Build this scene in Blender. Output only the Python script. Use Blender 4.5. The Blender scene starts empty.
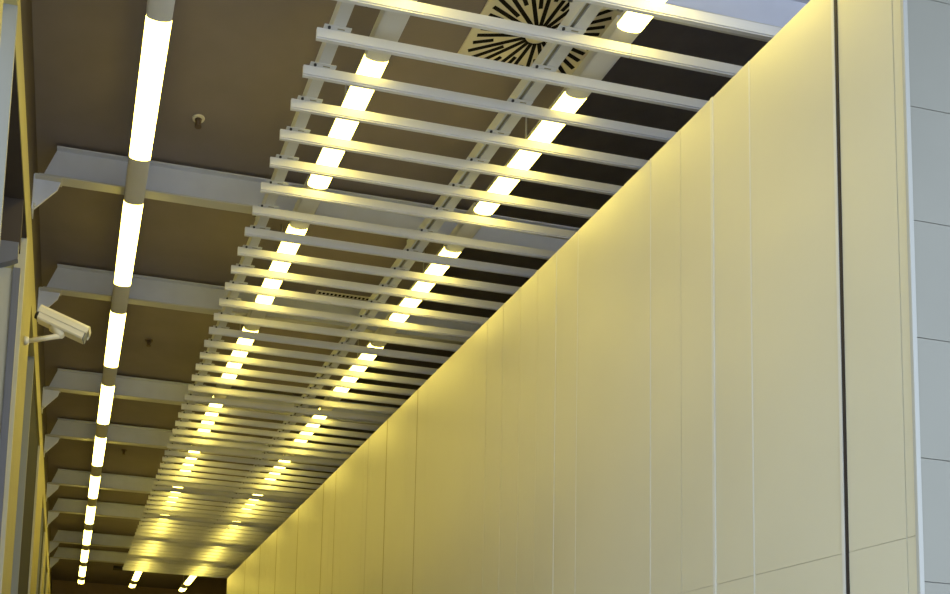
import bpy, bmesh, math, random
from mathutils import Vector, Matrix

random.seed(4)
sc = bpy.context.scene
COL = sc.collection
H = 1.6                      # eye height above the floor
PI = math.pi

# ------------------------------------------------------------------ materials
def mat(name, color, rough=0.5, metal=0.0, spec=0.5, var=0.0, vscale=6.0, bump=0.0, bscale=60.0,
        coat=0.0, coat_rough=0.2):
    m = bpy.data.materials.new(name)
    m.use_nodes = True
    nt = m.node_tree
    b = nt.nodes['Principled BSDF']
    b.inputs['Base Color'].default_value = (*color, 1)
    b.inputs['Roughness'].default_value = rough
    b.inputs['Metallic'].default_value = metal
    b.inputs['Specular IOR Level'].default_value = spec
    b.inputs['Coat Weight'].default_value = coat
    b.inputs['Coat Roughness'].default_value = coat_rough
    if var or bump:
        tc = nt.nodes.new('ShaderNodeTexCoord')
    if var:
        n = nt.nodes.new('ShaderNodeTexNoise')
        n.inputs['Scale'].default_value = vscale
        n.inputs['Detail'].default_value = 4
        r = nt.nodes.new('ShaderNodeValToRGB')
        r.color_ramp.elements[0].position = 0.3
        r.color_ramp.elements[1].position = 0.7
        r.color_ramp.elements[0].color = (*[c * (1 - var) for c in color], 1)
        r.color_ramp.elements[1].color = (*[min(1, c * (1 + var)) for c in color], 1)
        nt.links.new(tc.outputs['Object'], n.inputs['Vector'])
        nt.links.new(n.outputs['Fac'], r.inputs['Fac'])
        nt.links.new(r.outputs['Color'], b.inputs['Base Color'])
    if bump:
        n2 = nt.nodes.new('ShaderNodeTexNoise')
        n2.inputs['Scale'].default_value = bscale
        n2.inputs['Detail'].default_value = 3
        bp = nt.nodes.new('ShaderNodeBump')
        bp.inputs['Strength'].default_value = bump
        bp.inputs['Distance'].default_value = 0.01
        nt.links.new(tc.outputs['Object'], n2.inputs['Vector'])
        nt.links.new(n2.outputs['Fac'], bp.inputs['Height'])
        nt.links.new(bp.outputs['Normal'], b.inputs['Normal'])
    return m

def emis(name, color, strength):
    m = bpy.data.materials.new(name)
    m.use_nodes = True
    b = m.node_tree.nodes['Principled BSDF']
    b.inputs['Base Color'].default_value = (.9, .9, .88, 1)
    b.inputs['Roughness'].default_value = .35
    b.inputs['Emission Color'].default_value = (*color, 1)
    b.inputs['Emission Strength'].default_value = strength
    return m

M = {}
M['ceiling'] = mat('brown_ceiling_paint', (.22, .19, .19), .8, spec=.2, var=.05, vscale=3)
M['void'] = mat('charcoal_paint', (.14, .125, .13), .8, spec=.2, var=.08)
M['cove'] = mat('dark_brown_paint', (.075, .06, .05), .8, spec=.2)
M['yellow'] = mat('yellow_lacquered_panel', (.575, .56, .44), .32, spec=.42, var=.025, vscale=1.3, bump=.02, bscale=2.2,
                  coat=0)
M['yellow_wall'] = mat('yellow_plaster', (.37, .325, .14), .55, spec=.3, var=.04)
M['pale'] = mat('pale_beige_paint', (.52, .50, .40), .6, spec=.3)
M['greyface'] = mat('grey_painted_metal', (.24, .25, .24), .5, spec=.4)
M['bluegrey'] = mat('blue_grey_metal', (.16, .165, .20), .5, spec=.4)
M['darkglass'] = mat('dark_tinted_glass', (.05, .05, .06), .85, spec=.1)
M['joint'] = mat('dark_joint', (.54, .52, .42), .7)
M['black'] = mat('black_gasket', (.02, .014, .012), .7)
M['alu'] = mat('satin_aluminium', (.60, .61, .58), .5)
M['corner'] = mat('grey_corner_metal', (.40, .41, .385), .5)
M['linedark'] = mat('panel_line', (.38, .34, .18), .6)
M['greywall'] = mat('blue_grey_wall_panel', (.265, .268, .235), .55, spec=.3, var=.03, vscale=2)
M['greyjoint'] = mat('grey_joint', (.16, .17, .19), .7)
M['beam'] = mat('blue_grey_steel_paint', (.56, .59, .70), .5, spec=.4, var=.04, vscale=5)
M['flange'] = mat('grey_steel_paint', (.50, .50, .48), .5, spec=.4)
M['slat'] = mat('off_white_powder_coat', (.66, .665, .68), .42, spec=.45, var=.02)
M['rail'] = mat('galvanised_rail', (.56, .58, .62), .45, spec=.5)
M['groove'] = mat('rail_slot', (.25, .23, .16), .7)
M['bolt'] = mat('dark_bolt', (.03, .03, .04), .5, metal=.4)
M['sleeve'] = mat('grey_lamp_housing', (.60, .60, .60), .4, spec=.5)
M['lamp'] = emis('lit_diffuser', (1.0, .785, .14), 15.5)
M['vent'] = mat('cream_metal_plate', (.70, .66, .54), .5, spec=.4)
M['slot'] = mat('vent_slot_black', (.012, .01, .008), .9, spec=.1)
M['camwhite'] = mat('cream_plastic', (.80, .76, .62), .4, spec=.5)
M['floor'] = mat('pale_stone_floor', (.46, .43, .36), .45, spec=.4, var=.06, vscale=2)
M['endwall'] = mat('brown_end_wall', (.30, .21, .10), .7, spec=.2, var=.05)
M['bronze'] = mat('bronze_sprinkler', (.09, .06, .04), .5)

# ------------------------------------------------------------------ mesh helpers
class MB:
    """collects shapes into one mesh; several material slots are allowed"""
    def __init__(self):
        self.bm = bmesh.new()
        self.mats = []
    def mi(self, m):
        if m not in self.mats:
            self.mats.append(m)
        return self.mats.index(m)
    def box(self, x0, x1, y0, y1, z0, z1, m='slat', bevel=0.0):
        idx = self.mi(m)
        vs = [self.bm.verts.new((x, y, z)) for x in (x0, x1) for y in (y0, y1) for z in (z0, z1)]
        q = [(0, 1, 3, 2), (4, 6, 7, 5), (0, 4, 5, 1), (2, 3, 7, 6), (0, 2, 6, 4), (1, 5, 7, 3)]
        fs = [self.bm.faces.new([vs[i] for i in f]) for f in q]
        for f in fs:
            f.material_index = idx
        if bevel:
            es = list({e for f in fs for e in f.edges})
            r = bmesh.ops.bevel(self.bm, geom=es, offset=bevel, segments=2, affect='EDGES', profile=.5)
            for f in r['faces']:
                f.material_index = idx
        return fs
    def prism(self, pts, axis, a, b, m='slat', smooth=False):
        """closed outline extruded along an axis. axis x: pts=(y,z); y: pts=(x,z); z: pts=(x,y)"""
        idx = self.mi(m)
        def P(p, t):
            return {'x': (t, p[0], p[1]), 'y': (p[0], t, p[1]), 'z': (p[0], p[1], t)}[axis]
        A = [self.bm.verts.new(P(p, a)) for p in pts]
        B = [self.bm.verts.new(P(p, b)) for p in pts]
        n = len(pts)
        fs = []
        for i in range(n):
            j = (i + 1) % n
            f = self.bm.faces.new([A[i], A[j], B[j], B[i]])
            f.smooth = smooth
            fs.append(f)
        fs.append(self.bm.faces.new(A[::-1]))
        fs.append(self.bm.faces.new(B))
        for f in fs:
            f.material_index = idx
    def tube(self, p0, p1, r0, r1=None, seg=16, m='slat', smooth=True):
        idx = self.mi(m)
        r1 = r0 if r1 is None else r1
        p0, p1 = Vector(p0), Vector(p1)
        d = (p1 - p0).normalized()
        u = d.orthogonal().normalized()
        v = d.cross(u)
        A, B = [], []
        for i in range(seg):
            t = 2 * PI * i / seg
            o = u * math.cos(t) + v * math.sin(t)
            A.append(self.bm.verts.new(p0 + o * r0))
            B.append(self.bm.verts.new(p1 + o * r1))
        fs = []
        for i in range(seg):
            j = (i + 1) % seg
            f = self.bm.faces.new([A[i], A[j], B[j], B[i]])
            f.smooth = smooth
            fs.append(f)
        fs.append(self.bm.faces.new(A[::-1]))
        fs.append(self.bm.faces.new(B))
        for f in fs:
            f.material_index = idx
    def arc(self, y0, y1, r, a0, a1, seg, m, thick=0.004, cx=0, cz=0):
        """curved shell running along y, between two angles (degrees, 0 = +x, 90 = +z)"""
        out = [(cx + r * math.cos(math.radians(a0 + (a1 - a0) * i / seg)),
                cz + r * math.sin(math.radians(a0 + (a1 - a0) * i / seg))) for i in range(seg + 1)]
        inn = [(cx + (r - thick) * math.cos(math.radians(a0 + (a1 - a0) * i / seg)),
                cz + (r - thick) * math.sin(math.radians(a0 + (a1 - a0) * i / seg))) for i in range(seg, -1, -1)]
        self.prism(out + inn, 'y', y0, y1, m, smooth=True)
    def build(self, name, parent=None, loc=None):
        bmesh.ops.recalc_face_normals(self.bm, faces=self.bm.faces)
        me = bpy.data.meshes.new(name)
        self.bm.to_mesh(me)
        self.bm.free()
        for m in self.mats:
            me.materials.append(M[m])
        o = bpy.data.objects.new(name, me)
        COL.objects.link(o)
        if parent:
            o.parent = parent
        if loc:
            o.location = loc
        return o

def tag(o, label, cat, group=None, kind=None):
    o['label'] = label
    o['category'] = cat
    if group:
        o['group'] = group
    if kind:
        o['kind'] = kind
    return o

def thing(name, label, cat, loc=(0, 0, 0), group=None):
    o = bpy.data.objects.new(name, None)
    COL.objects.link(o)
    o.location = loc
    o.empty_display_size = .1
    return tag(o, label, cat, group)

def struct(o, label, cat):
    return tag(o, label, cat, None, 'structure')

def copy_tree(o, parent=None):
    c = o.copy()
    COL.objects.link(c)
    if parent:
        c.parent = parent
    for ch in list(o.children):
        copy_tree(ch, c)
    return c

# ------------------------------------------------------------------ the shell
XW = 3.07            # plane of the tall yellow wall
ZW = 3.45            # its top, above the eye
YN, YF = 2.955, 18.5 # near and far end of that wall
XL = -0.42           # plane of the left wall
ZC = 4.26            # ceiling above the eye
YE = 25.0            # end wall

b = MB(); b.box(-14, 16, -16, YE + .2, -.12, 0, 'floor')
struct(b.build('floor'), 'pale floor of the hall, below the picture', 'floor')

b = MB(); b.box(-.62, 2.95, -1.5, YE + .2, H + ZC, H + ZC + .12, 'ceiling')
struct(b.build('ceiling'), 'dull brown ceiling above the lamps and beams', 'ceiling')

b = MB()
b.box(2.95, 6.2, -1.5, YE + .2, H + 5.0, H + 5.1, 'void')
b.box(2.93, 2.95, -1.5, YE + .2, H + ZC + .12, H + 5.0, 'void')
struct(b.build('ceiling'), 'dark raised ceiling over the top of the yellow wall', 'ceiling')

b = MB(); b.box(-.62, 6.2, YE, YE + .2, 0, H + 5.0, 'endwall')
struct(b.build('wall_back'), 'brown wall closing the far end of the hall', 'wall')

b = MB(); b.box(6.0, 6.2, YN, YE, 0, H + 5.0, 'void')  # unseen wall added to keep stray daylight out above the yellow wall
struct(b.build('wall_right'), 'dark unseen wall added behind the yellow wall to block daylight', 'wall')

# left wall: lintel band and piers, openings between them
b = MB()
b.box(-.62, XL, 4.42, YE, H + 3.33, H + 3.62, 'yellow_wall')
b.box(-.62, XL, 2.6, 4.42, H + 3.5, H + 3.62, 'yellow_wall')
PIERS = [(2.6, 3.78), (6.25, 7.2), (10.75, 12.8), (15.2, 16.4), (18.8, 20.2), (22.2, YE)]
for y0, y1 in PIERS:
    b.box(-.62, XL, y0, y1, 0, H + (3.5 if y1 < 4 else 3.33), 'yellow_wall')
struct(b.build('wall_left'), 'yellow left wall of piers and a band over the openings', 'wall')
b = MB(); b.box(-.62, -.43, 2.6, YE, H + 3.62, H + ZC, 'cove')
struct(b.build('wall_left'), 'dark strip of wall between the yellow wall and the ceiling', 'wall')

n = 1
def trim(bm_, label):
    global n
    struct(bm_.build('trim_%d' % n), label, 'trim')
    n += 1
b = MB(); b.box(-.50, XL, 4.38, 4.42, 0, H + 3.5, 'greyface'); trim(b, 'pale grey upright at the top left corner')
b = MB(); b.box(-.49, -.42, 6.2, 6.25, 0, H + 3.33, 'pale'); trim(b, 'pale upright edge of the pier behind the camera')
b = MB(); b.box(-.60, -.415, 5.72, 5.80, 0, H + 2.86, 'pale')
b.box(-.455, -.412, 5.70, 5.72, 0, H + 2.86, 'bluegrey'); b.box(-.60, -.428, 5.74, 5.80, H + 3.0, H + 3.32, 'cove')
b.box(-.60, -.424, 4.42, 6.2, H + 3.32, H + 3.33, 'cove'); trim(b, 'pale upright with a blue-grey edge at far left')
b = MB()
pts = [(-.60, H + 3.0), (-.43, H + 3.0), (-.43, H + 2.90)]
for i in range(7):
    t = i / 6
    pts.append((-.43 - .16 * t, H + 2.90 - .055 * math.sin(t * PI / 2) ))
pts.append((-.60, H + 2.845))
b.prism(pts, 'y', 5.66, 5.72, 'bluegrey')
trim(b, 'blue-grey curved lip over the pale upright at far left')
for k, (y0, y1) in enumerate([(7.2, 8.2), (12.8, 13.6), (16.4, 17.1), (20.2, 20.8)]):
    y2 = PIERS[k + 2][0]
    b = MB(); b.box(-.56, XL - .002, y1, y1 + .05, 0, H + 3.33, 'greyface')
    b.box(-.60, -.56, y0, y1 + .05, 0, H + 3.33, 'greyface')
    trim(b, 'grey upright facing the hall on the left wall, number from the front: %s' % ['first', 'second', 'third', 'fourth'][k])
    b = MB(); b.box(-.46, -.44, y1 + .05, y2, 0, H + 3.33, 'darkglass')
    struct(b.build('window_%d' % (k + 1)), 'dark tall pane between piers of the left wall', 'window')
    b = MB(); b.box(-.47, XL + .002, y2 - .05, y2, 0, H + 3.33, 'pale')
    trim(b, 'pale upright edge of a far pier of the left wall: %s' % ['first', 'second', 'third', 'fourth'][k])
b = MB(); b.box(-.58, -.56, 4.42, 6.2, 0, H + 3.33, 'darkglass')
struct(b.build('window_5'), 'dark recessed pane at the upper left edge', 'window')

# ---- tall yellow panelled wall
def fine_panels():
    ys = [3.006, 3.28, 3.812, 4.08, 4.335, 4.60, 4.86, 5.116, 5.37, 5.644, 5.90, 6.153, 6.43, 6.706,
          6.95, 7.215, 7.456, 7.70, 7.934, 8.185]
    y = 8.185
    while y < YF - .3:
        y += .265
        ys.append(y)
    return ys
JY = fine_panels()
b = MB()
edges = [YN + .010] + JY + [YF]
SEAM = H + .92
for i in range(len(edges) - 1):
    y0, y1 = edges[i], edges[i + 1]
    g = .0011
    tilt = random.uniform(-.0012, .0012)
    idx = b.mi('yellow')
    for z0, z1 in ((0, SEAM - .0015), (SEAM + .0015, H + ZW)):
        v = [b.bm.verts.new(p) for p in (
            (XW + tilt, y0 + g, z0), (XW - tilt, y1 - g, z0), (XW - tilt, y1 - g, z1), (XW + tilt, y0 + g, z1),
            (XW + .0035, y0 + g, z0), (XW + .0035, y1 - g, z0), (XW + .0035, y1 - g, z1), (XW + .0035, y0 + g, z1))]
        for f in ((0, 1, 2, 3), (0, 4, 5, 1), (1, 5, 6, 2), (2, 6, 7, 3), (3, 7, 4, 0)):
            b.bm.faces.new([v[k] for k in f]).material_index = idx
b.box(XW + .0035, XW + .02, YN + .012, YF, 0, H + ZW, 'joint')
for y, w in ((8.185, .012), (9.03, .018), (10.87, .014), (11.42, .022), (12.71, .026), (14.05, .030), (15.29, .03), (16.6, .03)):
    b.box(XW - .0012, XW + .003, y - w / 2, y + w / 2, 0, H + ZW - .001, 'linedark')
b.box(XW + .02, 5.9, YN + .02, YF, 0, H + ZW - .004, 'void')
struct(b.build('wall_right'), 'tall yellow wall of narrow upright panels', 'wall')

b = MB(); b.box(XW - .004, XW + .004, 3.276, 3.289, 0, H + ZW, 'black')
trim(b, 'black upright gap in the yellow wall near its right end')
b = MB(); b.box(XW - .007, XW + .004, 3.289, 3.303, 0, H + ZW, 'alu')
trim(b, 'thin silver strip beside the black gap in the yellow wall')
b = MB(); b.box(XW - .005, XW + .004, 4.071, 4.088, 0, H + ZW, 'alu')
trim(b, 'bright silver strip in the middle of the yellow wall')
for yy in (5.644, 4.60, 5.37, 3.812):
    b = MB(); b.box(XW - .002, XW + .004, yy - .0035, yy + .0035, 0, H + ZW, 'alu')
    trim(b, 'fine silver strip in the yellow wall, %s of the four fine ones' %
         {3.812: 'nearest', 4.60: 'second', 5.37: 'third', 5.644: 'farthest'}[yy])
b = MB(); b.box(XW - .002, XW + .006, 9.61, 9.64, 0, H + ZW, 'joint')
trim(b, 'dark upright line in the yellow wall near the slats')
# rounded aluminium corner post
b = MB()
b.box(XW - .005, XW + .015, YN - .004, YN + .010, 0, H + ZW, 'corner', .002)
trim(b, 'silver corner strip where yellow wall meets grey wall')
# grey wall facing the camera
b = MB()
zs = [0, .10]
z = .747 + H
while z > .3: z -= .469
lv = []
while z < H + ZW:
    lv.append(z); z += .469
lv = [0] + lv + [H + ZW]
for z0, z1 in zip(lv[:-1], lv[1:]):
    b.box(XW + .017, 5.9, YN, YN + .008, z0 + .0015, z1 - .0015, 'greywall')
b.box(XW + .015, 5.9, YN + .008, YN + .02, 0, H + ZW, 'greyjoint')
struct(b.build('wall_front'), 'blue-grey panelled wall at the right edge', 'wall')

# ------------------------------------------------------------------ steel beams and wall brackets
ORD = ['nearest', 'second', 'third', 'fourth', 'fifth', 'sixth', 'seventh', 'eighth', 'ninth', 'tenth', 'eleventh', 'twelfth']
BEAM_Y = [6.61, 8.32, 10.72, 12.40, 14.73, 16.51, 19.02, 20.67]
ZB, ZT = 4.0, 4.236
def make_beam():
    t = thing('steel_beam', '', 'beam', (0, 0, 0), 'steel beams across the ceiling')
    x0, x1 = -.395, 4.6
    hh = ZT - ZB
    b = MB()
    # web with its left end cut at a slant
    pts = [(x0 + .02, .012), (x0 + .11, hh - .012), (x1, hh - .012), (x1, .012)]
    b.prism(pts, 'y', -.006, .006, 'beam'); b.build('web', t)
    b = MB(); b.box(x0, x1, -.05, .05, 0, .012, 'flange', .002); o = b.build('flange', t)
    o['label'] = 'flat lower flange, yellowish grey underneath'
    b = MB(); b.box(x0 + .11, x1, -.05, .05, hh - .012, hh, 'beam', .002); o = b.build('flange', t)
    o['label'] = 'flat upper flange against the ceiling'
    return t
def make_bracket():
    t = thing('wall_bracket', '', 'bracket', (0, 0, 0), 'brackets holding the beams on the left wall')
    b = MB(); b.box(-.425, -.235, -.06, .05, -.012, 0, 'flange', .002); b.build('top_plate', t)
    b = MB(); b.prism([(-.425, -.012), (-.245, -.012), (-.262, -.07), (-.415, -.235), (-.425, -.235)], 'y', -.008, .008, 'beam')
    b.build('gusset', t)
    b = MB(); b.box(-.43, -.422, -.07, .07, -.27, -.012, 'beam', .002); b.build('wall_plate', t)
    b = MB(); b.tube((-.422, -.04, -.225), (-.405, -.04, -.225), .014, seg=8, m='flange')
    b.build('bolt', t)
    return t
bm0 = make_beam(); br0 = make_bracket()
for k, y in enumerate(BEAM_Y):
    o = bm0 if k == 0 else copy_tree(bm0)
    o.location = (0, y, H + ZB)
    where = ['its slanted end highest', 'just behind the white security camera',
             'below the white security camera in the picture', 'close behind the third', 'after the wider gap behind the fourth',
             'close behind the fifth', 'dark and thin in the distance', 'last before the end wall'][k]
    o['label'] = 'blue-grey steel beam over the lamps, %s down the left side, %s' % ((['first'] + ORD[1:])[k], where)
    o = br0 if k == 0 else copy_tree(br0)
    o.location = (0, y, H + ZB)
    o['label'] = 'grey triangular wall bracket under the %s beam down the left side' % (['first'] + ORD[1:])[k]
o = copy_tree(bm0); o.location = (0, 4.22, H + ZB)
o['label'] = 'blue-grey steel beam crossing the top right corner above the slats'

# ------------------------------------------------------------------ tubular lights
LP = 1.780
RW = .070            # half width of a luminaire
def lens(depth, w, top):
    """cross-section: shallow curved underside below a low box"""
    pts = [(w * math.cos(t), -depth * math.sin(t)) for t in [PI * i / 16 for i in range(17)]]
    return pts + [(-w, top), (w, top)]
def make_light():
    t = thing('tube_light', '', 'light', (0, 0, 0))
    b = MB(); b.prism(lens(.022, RW, .012), 'y', 0, 1.25, 'lamp'); b.build('diffuser', t)
    b = MB(); b.prism([(-RW, .0125), (RW, .0125), (RW * .8, .062), (-RW * .8, .062)], 'y', 0, 1.25, 'sleeve')
    b.build('housing', t)
    b = MB(); b.prism(lens(.023, RW, .062), 'y', 1.25, LP, 'sleeve'); b.build('sleeve', t)
    b = MB(); b.tube((0, .62, .060), (0, .62, ZC - 3.9), .006, seg=8, m='flange'); b.build('hanger_rod', t)
    return t
rows = [(.277, 'left', 'left-hand row', 'lights of the left-hand row'),
        (1.497, 'middle', 'middle row above the slats', 'lights of the middle row'),
        (2.712, 'right', 'right-hand row above the slats', 'lights of the right-hand row')]
l0 = make_light()
first = True
for x, nm, desc, grp in rows:
    for k in range(-1, 11):
        if first:
            o = l0; first = False
        else:
            o = copy_tree(l0)
        if k == 10:        # the run stops short at the far end
            for ch in o.children:
                if ch.name.startswith('sleeve'):
                    COL.objects.unlink(ch); bpy.data.objects.remove(ch)
            for ch in o.children:
                ch.scale = (1, .36, 1)
        o.location = (x, 4.78 + LP * k, H + 3.9)
        o['group'] = grp
        i = k + 1 if nm == 'right' else k
        if i < 0:
            o['label'] = 'grey end of a light cut by the top edge, %s' % desc
        elif k == 10:
            o['label'] = 'short lit strip light at the far end of the %s' % desc
        else:
            o['label'] = 'lit white strip light, %s from the top of the %s' % (
                (['first'] + ORD[1:])[i], desc)

# ------------------------------------------------------------------ slatted screen
ZS = 3.775            # underside of the slats above the eye
SY0, SP = 4.564, .2850
SX0, SX1 = 1.096, 3.55
RX = [(1.174, 1.244), (2.358, 2.462)]
screen = thing('slatted_screen', 'off-white slatted metal screen hung under the beams and two lamp rows', 'ceiling screen',
               (SX0, SY0, H + ZS))
def slat_pts():
    return [(0, .062), (0, .0105), (.008, .0100), (.008, .0045), (.002, .0040), (.002, 0), (.022, 0), (.022, .062)]
def slat_mesh(seam=None):
    b = MB()
    if seam:
        b.prism(slat_pts(), 'x', 0, seam - SX0 - .0025, 'slat')
        b.prism([(.003, .058), (.003, .012), (.020, .012), (.020, .058)], 'x', seam - SX0 - .003, seam - SX0 + .003, 'joint')
        b.prism(slat_pts(), 'x', seam - SX0 + .0025, SX1 - SX0, 'slat')
    else:
        b.prism(slat_pts(), 'x', 0, SX1 - SX0, 'slat')
    return b
slat0 = slat_mesh().build('slat', screen)
def clip_bm(xr):
    b = MB()
    x = xr - SX0
    b.box(x - .045, x + .105, -.030, .022, .062, .066, 'rail', .0015)
    # slotted hole towards the right end
    b.box(x + .03, x + .07, -.016, -.008, .0612, .0625, 'groove')
    return b
def bolt_bm(xr):
    b = MB()
    b.tube((xr - SX0 - .016, -.017, .054), (xr - SX0 - .016, -.017, .0625), .0085, seg=8, m='bolt')
    return b
clips = [clip_bm(r[0]).build('clip', slat0) for r in RX]
bolts = [bolt_bm(r[0]).build('bolt', slat0) for r in RX]
for r in RX:
    b = MB(); b.tube((r[1] - SX0 + .045, .022, .014), (r[1] - SX0 + .045, .034, .014), .009, seg=8, m='bolt')
    b.build('bolt', slat0)
seam_slat = None
for i in range(-2, 56):
    y = i * SP
    if i == -2:
        slat0.location = (0, y, 0)
        continue
    if i == -1:
        s = slat_mesh(2.745).build('slat', screen)
        for ch in slat0.children:
            c = ch.copy(); COL.objects.link(c); c.parent = s
    elif i < 42:
        s = slat0.copy(); COL.objects.link(s)
        for ch in slat0.children:
            c = ch.copy(); COL.objects.link(c); c.parent = s
    else:
        s = slat0.copy(); COL.objects.link(s)
    s.parent = screen
    s.location = (0, y, 0)
YR0, YR1 = -.75, 55 * SP + .06
b = MB(); b.box(RX[0][0] - SX0, RX[0][1] - SX0, YR0, YR1, .066, .142, 'rail', .002); b.build('rail', screen)
b = MB()
x0, x1 = RX[1][0] - SX0, RX[1][1] - SX0
b.box(x0, x0 + .012, YR0, YR1, .066, .142, 'rail')
b.box(x0 + .036, x1, YR0, YR1, .066, .142, 'rail')
b.box(x0 + .012, x0 + .036, YR0, YR1, .080, .142, 'groove')
b.build('rail', screen)
# hangers from the beams down to the rails
for y in [4.22] + BEAM_Y:
    for r in RX:
        xm = r[0] - SX0 + .012
        b = MB()
        b.box(xm - .003, xm + .003, y - SY0 - .03, y - SY0 + .03, .142, 4.0 - ZS, 'rail')
        b.build('hanger', screen)
        b = MB()
        b.tube((xm - .004, y - SY0, 4.0 - ZS - .03), (xm - .022, y - SY0, 4.0 - ZS - .03), .013, seg=8, m='bolt')
        b.build('bolt', screen)

# ------------------------------------------------------------------ swirl air diffuser in the ceiling
vx, vy, vh = 2.475, 4.80, .385
t = thing('ceiling_air_diffuser', 'square cream swirl air vent with black radial slots in the ceiling', 'vent', (vx, vy, H + ZC - .012))
b = MB(); b.box(-vh, vh, -.37, .352, 0, .012, 'vent', .002); b.build('face_plate', t)
b = MB(); b.tube((0, 0, -.008), (0, 0, .001), .030, seg=20, m='vent'); b.build('hub', t)
b = MB()
def slot(bm_, ang, r0, r1, w):
    idx = bm_.mi('slot')
    c, s = math.cos(ang), math.sin(ang)
    vs = []
    for z in (-.0022, .001):
        for (u, v) in ((r0, -w), (r1, -w), (r1, w), (r0, w)):
            vs.append(bm_.bm.verts.new((u * c - v * s, u * s + v * c, z)))
    for f in ((0, 3, 2, 1), (4, 5, 6, 7), (0, 1, 5, 4), (1, 2, 6, 5), (2, 3, 7, 6), (3, 0, 4, 7)):
        bm_.bm.faces.new([vs[k] for k in f]).material_index = idx
def reach(a):            # slots run out to the square's edge, cut back in the corners
    return min(.338 / max(abs(math.cos(a)), abs(math.sin(a))), .42)
N = 20
for i in range(N):
    a = 2 * PI * i / N + .06
    slot(b, a, .07, reach(a), .0115)
    a2 = a + PI / N
    slot(b, a2, .20 if i % 2 else .25, reach(a2), .0115)
o = b.build('slots', t); o['label'] = 'black radial slots'

t = thing('slot_grille', 'narrow ceiling grille with a dotted row of holes seen between slats', 'vent', (2.375, 8.17, H + ZC - .010))
b = MB(); b.box(-.32, .32, -.028, .034, 0, .010, 'vent', .002); b.build('face_plate', t)
b = MB()
for i in range(16):
    x = -.285 + i * .038
    b.box(x - .011, x + .011, -.012, .02, -.002, .001, 'slot')
b.build('slots', t)

# ------------------------------------------------------------------ sprinklers and a black box
for k, (x, y) in enumerate([(.655, 6.05), (.655, 9.68), (.65, 13.5)]):
    t = thing('ceiling_sprinkler', '%s small ceiling sprinkler beside the left-hand lamp row, %s' %
              (['nearest', 'second', 'farthest'][k], ['above the first beam', 'right of the security camera', 'tiny dark dot between beams'][k]),
              'sprinkler', (x, y, H + ZC + .002), 'sprinklers in the brown ceiling')
    b = MB(); b.tube((0, 0, -.012), (0, 0, 0), .040, .044, seg=20, m='vent' if k == 0 else 'bronze'); b.build('escutcheon', t)
    b = MB(); b.tube((0, 0, -.06), (0, 0, -.012), .014, .024, seg=12, m='bronze'); b.tube((0, 0, -.066), (0, 0, -.06), .024, seg=12, m='bronze')
    b.build('sprinkler_head', t)
b = MB(); b.box(-.11, .11, -.14, .14, -.06, 0, 'black', .008)
tag(b.build('ceiling_box', None, (1.11, 22.5, H + ZC)), 'small black box on the far ceiling left of the slats\' end', 'box')

# ------------------------------------------------------------------ security camera
t = thing('security_camera', 'cream white security camera on an arm fixed to the left wall', 'camera', (XL, 6.72, H + 2.83))
def L(x, y, z): return Vector((x - XL, y - 6.72, z - 2.83))
A, Bp = L(-.318, 6.66, 3.022), L(.012, 6.625, 2.892)
d = (Bp - A).normalized()
side = d.cross(Vector((0, 0, 1))).normalized()
up = side.cross(d)
def hous(bm_, pts, s0, s1, m):
    idx = bm_.mi(m)
    P = [[bm_.bm.verts.new(A + d * s + side * u + up * v) for (u, v) in pts] for s in (s0, s1)]
    n_ = len(pts)
    for i in range(n_):
        j = (i + 1) % n_
        bm_.bm.faces.new([P[0][i], P[0][j], P[1][j], P[1][i]]).material_index = idx
    bm_.bm.faces.new(P[0][::-1]).material_index = idx
    bm_.bm.faces.new(P[1]).material_index = idx
Lh = (Bp - A).length
body = [(.045, -.055), (.055, -.045), (.055, .02), (-.055, .02), (-.055, -.045), (-.045, -.055)]
b = MB(); hous(b, body, 0, Lh - .012, 'camwhite'); b.build('housing', t)
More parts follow.
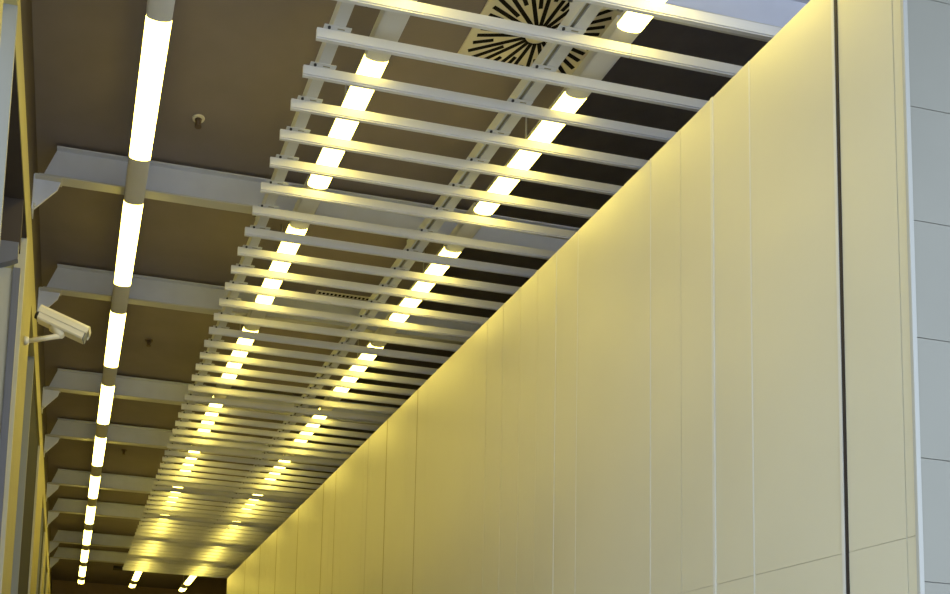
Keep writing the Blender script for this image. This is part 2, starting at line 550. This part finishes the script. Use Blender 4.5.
shield = [(.062, -.008), (.062, .030), (.045, .052), (-.045, .052), (-.062, .030), (-.062, -.008), (-.057, -.008), (-.057, .0205), (.057, .0205), (.057, -.008)]
b = MB(); hous(b, shield, -.012, Lh + .004, 'camwhite'); b.build('sun_shield', t)
b = MB(); hous(b, [(.05, -.05), (.05, .018), (-.05, .018), (-.05, -.05)], Lh - .012, Lh - .004, 'greyface'); o = b.build('front_cap', t); o['label'] = 'pale grey front window frame'
b = MB(); b.tube(A - d * .03 - up * .02, A - up * .02, .026, seg=14, m='bolt'); o = b.build('cable_gland', t); o['label'] = 'black cable gland at the rear'
b = MB()
p0, p1, p2 = L(XL + .03, 6.70, 2.835), L(-.165, 6.63, 2.872), A + d * .12 - up * .045
b.tube(p0, p1, .017, .019, seg=14, m='camwhite'); b.tube(p1 - (p2 - p1) * .12, p2, .02, .042, seg=14, m='camwhite')
b.build('arm', t)
b = MB(); b.tube(L(XL, 6.70, 2.833), L(XL + .03, 6.70, 2.835), .033, .026, seg=18, m='camwhite'); b.build('wall_mount', t)

# ------------------------------------------------------------------ daylight from the open near end
w = bpy.data.worlds.new('daylight')
sc.world = w
w.use_nodes = True
bg = w.node_tree.nodes['Background']
bg.inputs['Color'].default_value = (.78, .90, 1.08, 1)
bg.inputs['Strength'].default_value = 2.5

# ------------------------------------------------------------------ camera
cam = bpy.data.cameras.new('camera')
co = bpy.data.objects.new('camera', cam)
COL.objects.link(co)
right = Vector((0.98129584, -0.18689316, 0.04614574))
down = Vector((0.06492423, 0.09563461, -0.99329697))
fwd = Vector((0.18122728, 0.97771415, 0.10597974))
m = Matrix((right, -down, -fwd)).transposed().to_4x4()
m.translation = Vector((0, 0, H))
co.matrix_world = m
cam.sensor_fit = 'HORIZONTAL'
cam.sensor_width = 36
cam.lens = 958.81 / 950 * 36
cam.shift_x = (475 - 241.61) / 950
cam.shift_y = (651.94 - 297) / 950
cam.clip_start = .05
cam.clip_end = 200
sc.camera = co

vs = sc.view_settings
vs.view_transform = 'Standard'
vs.look = 'None'
vs.gamma = 1
vs.use_curve_mapping = False
vs.exposure = 0.0
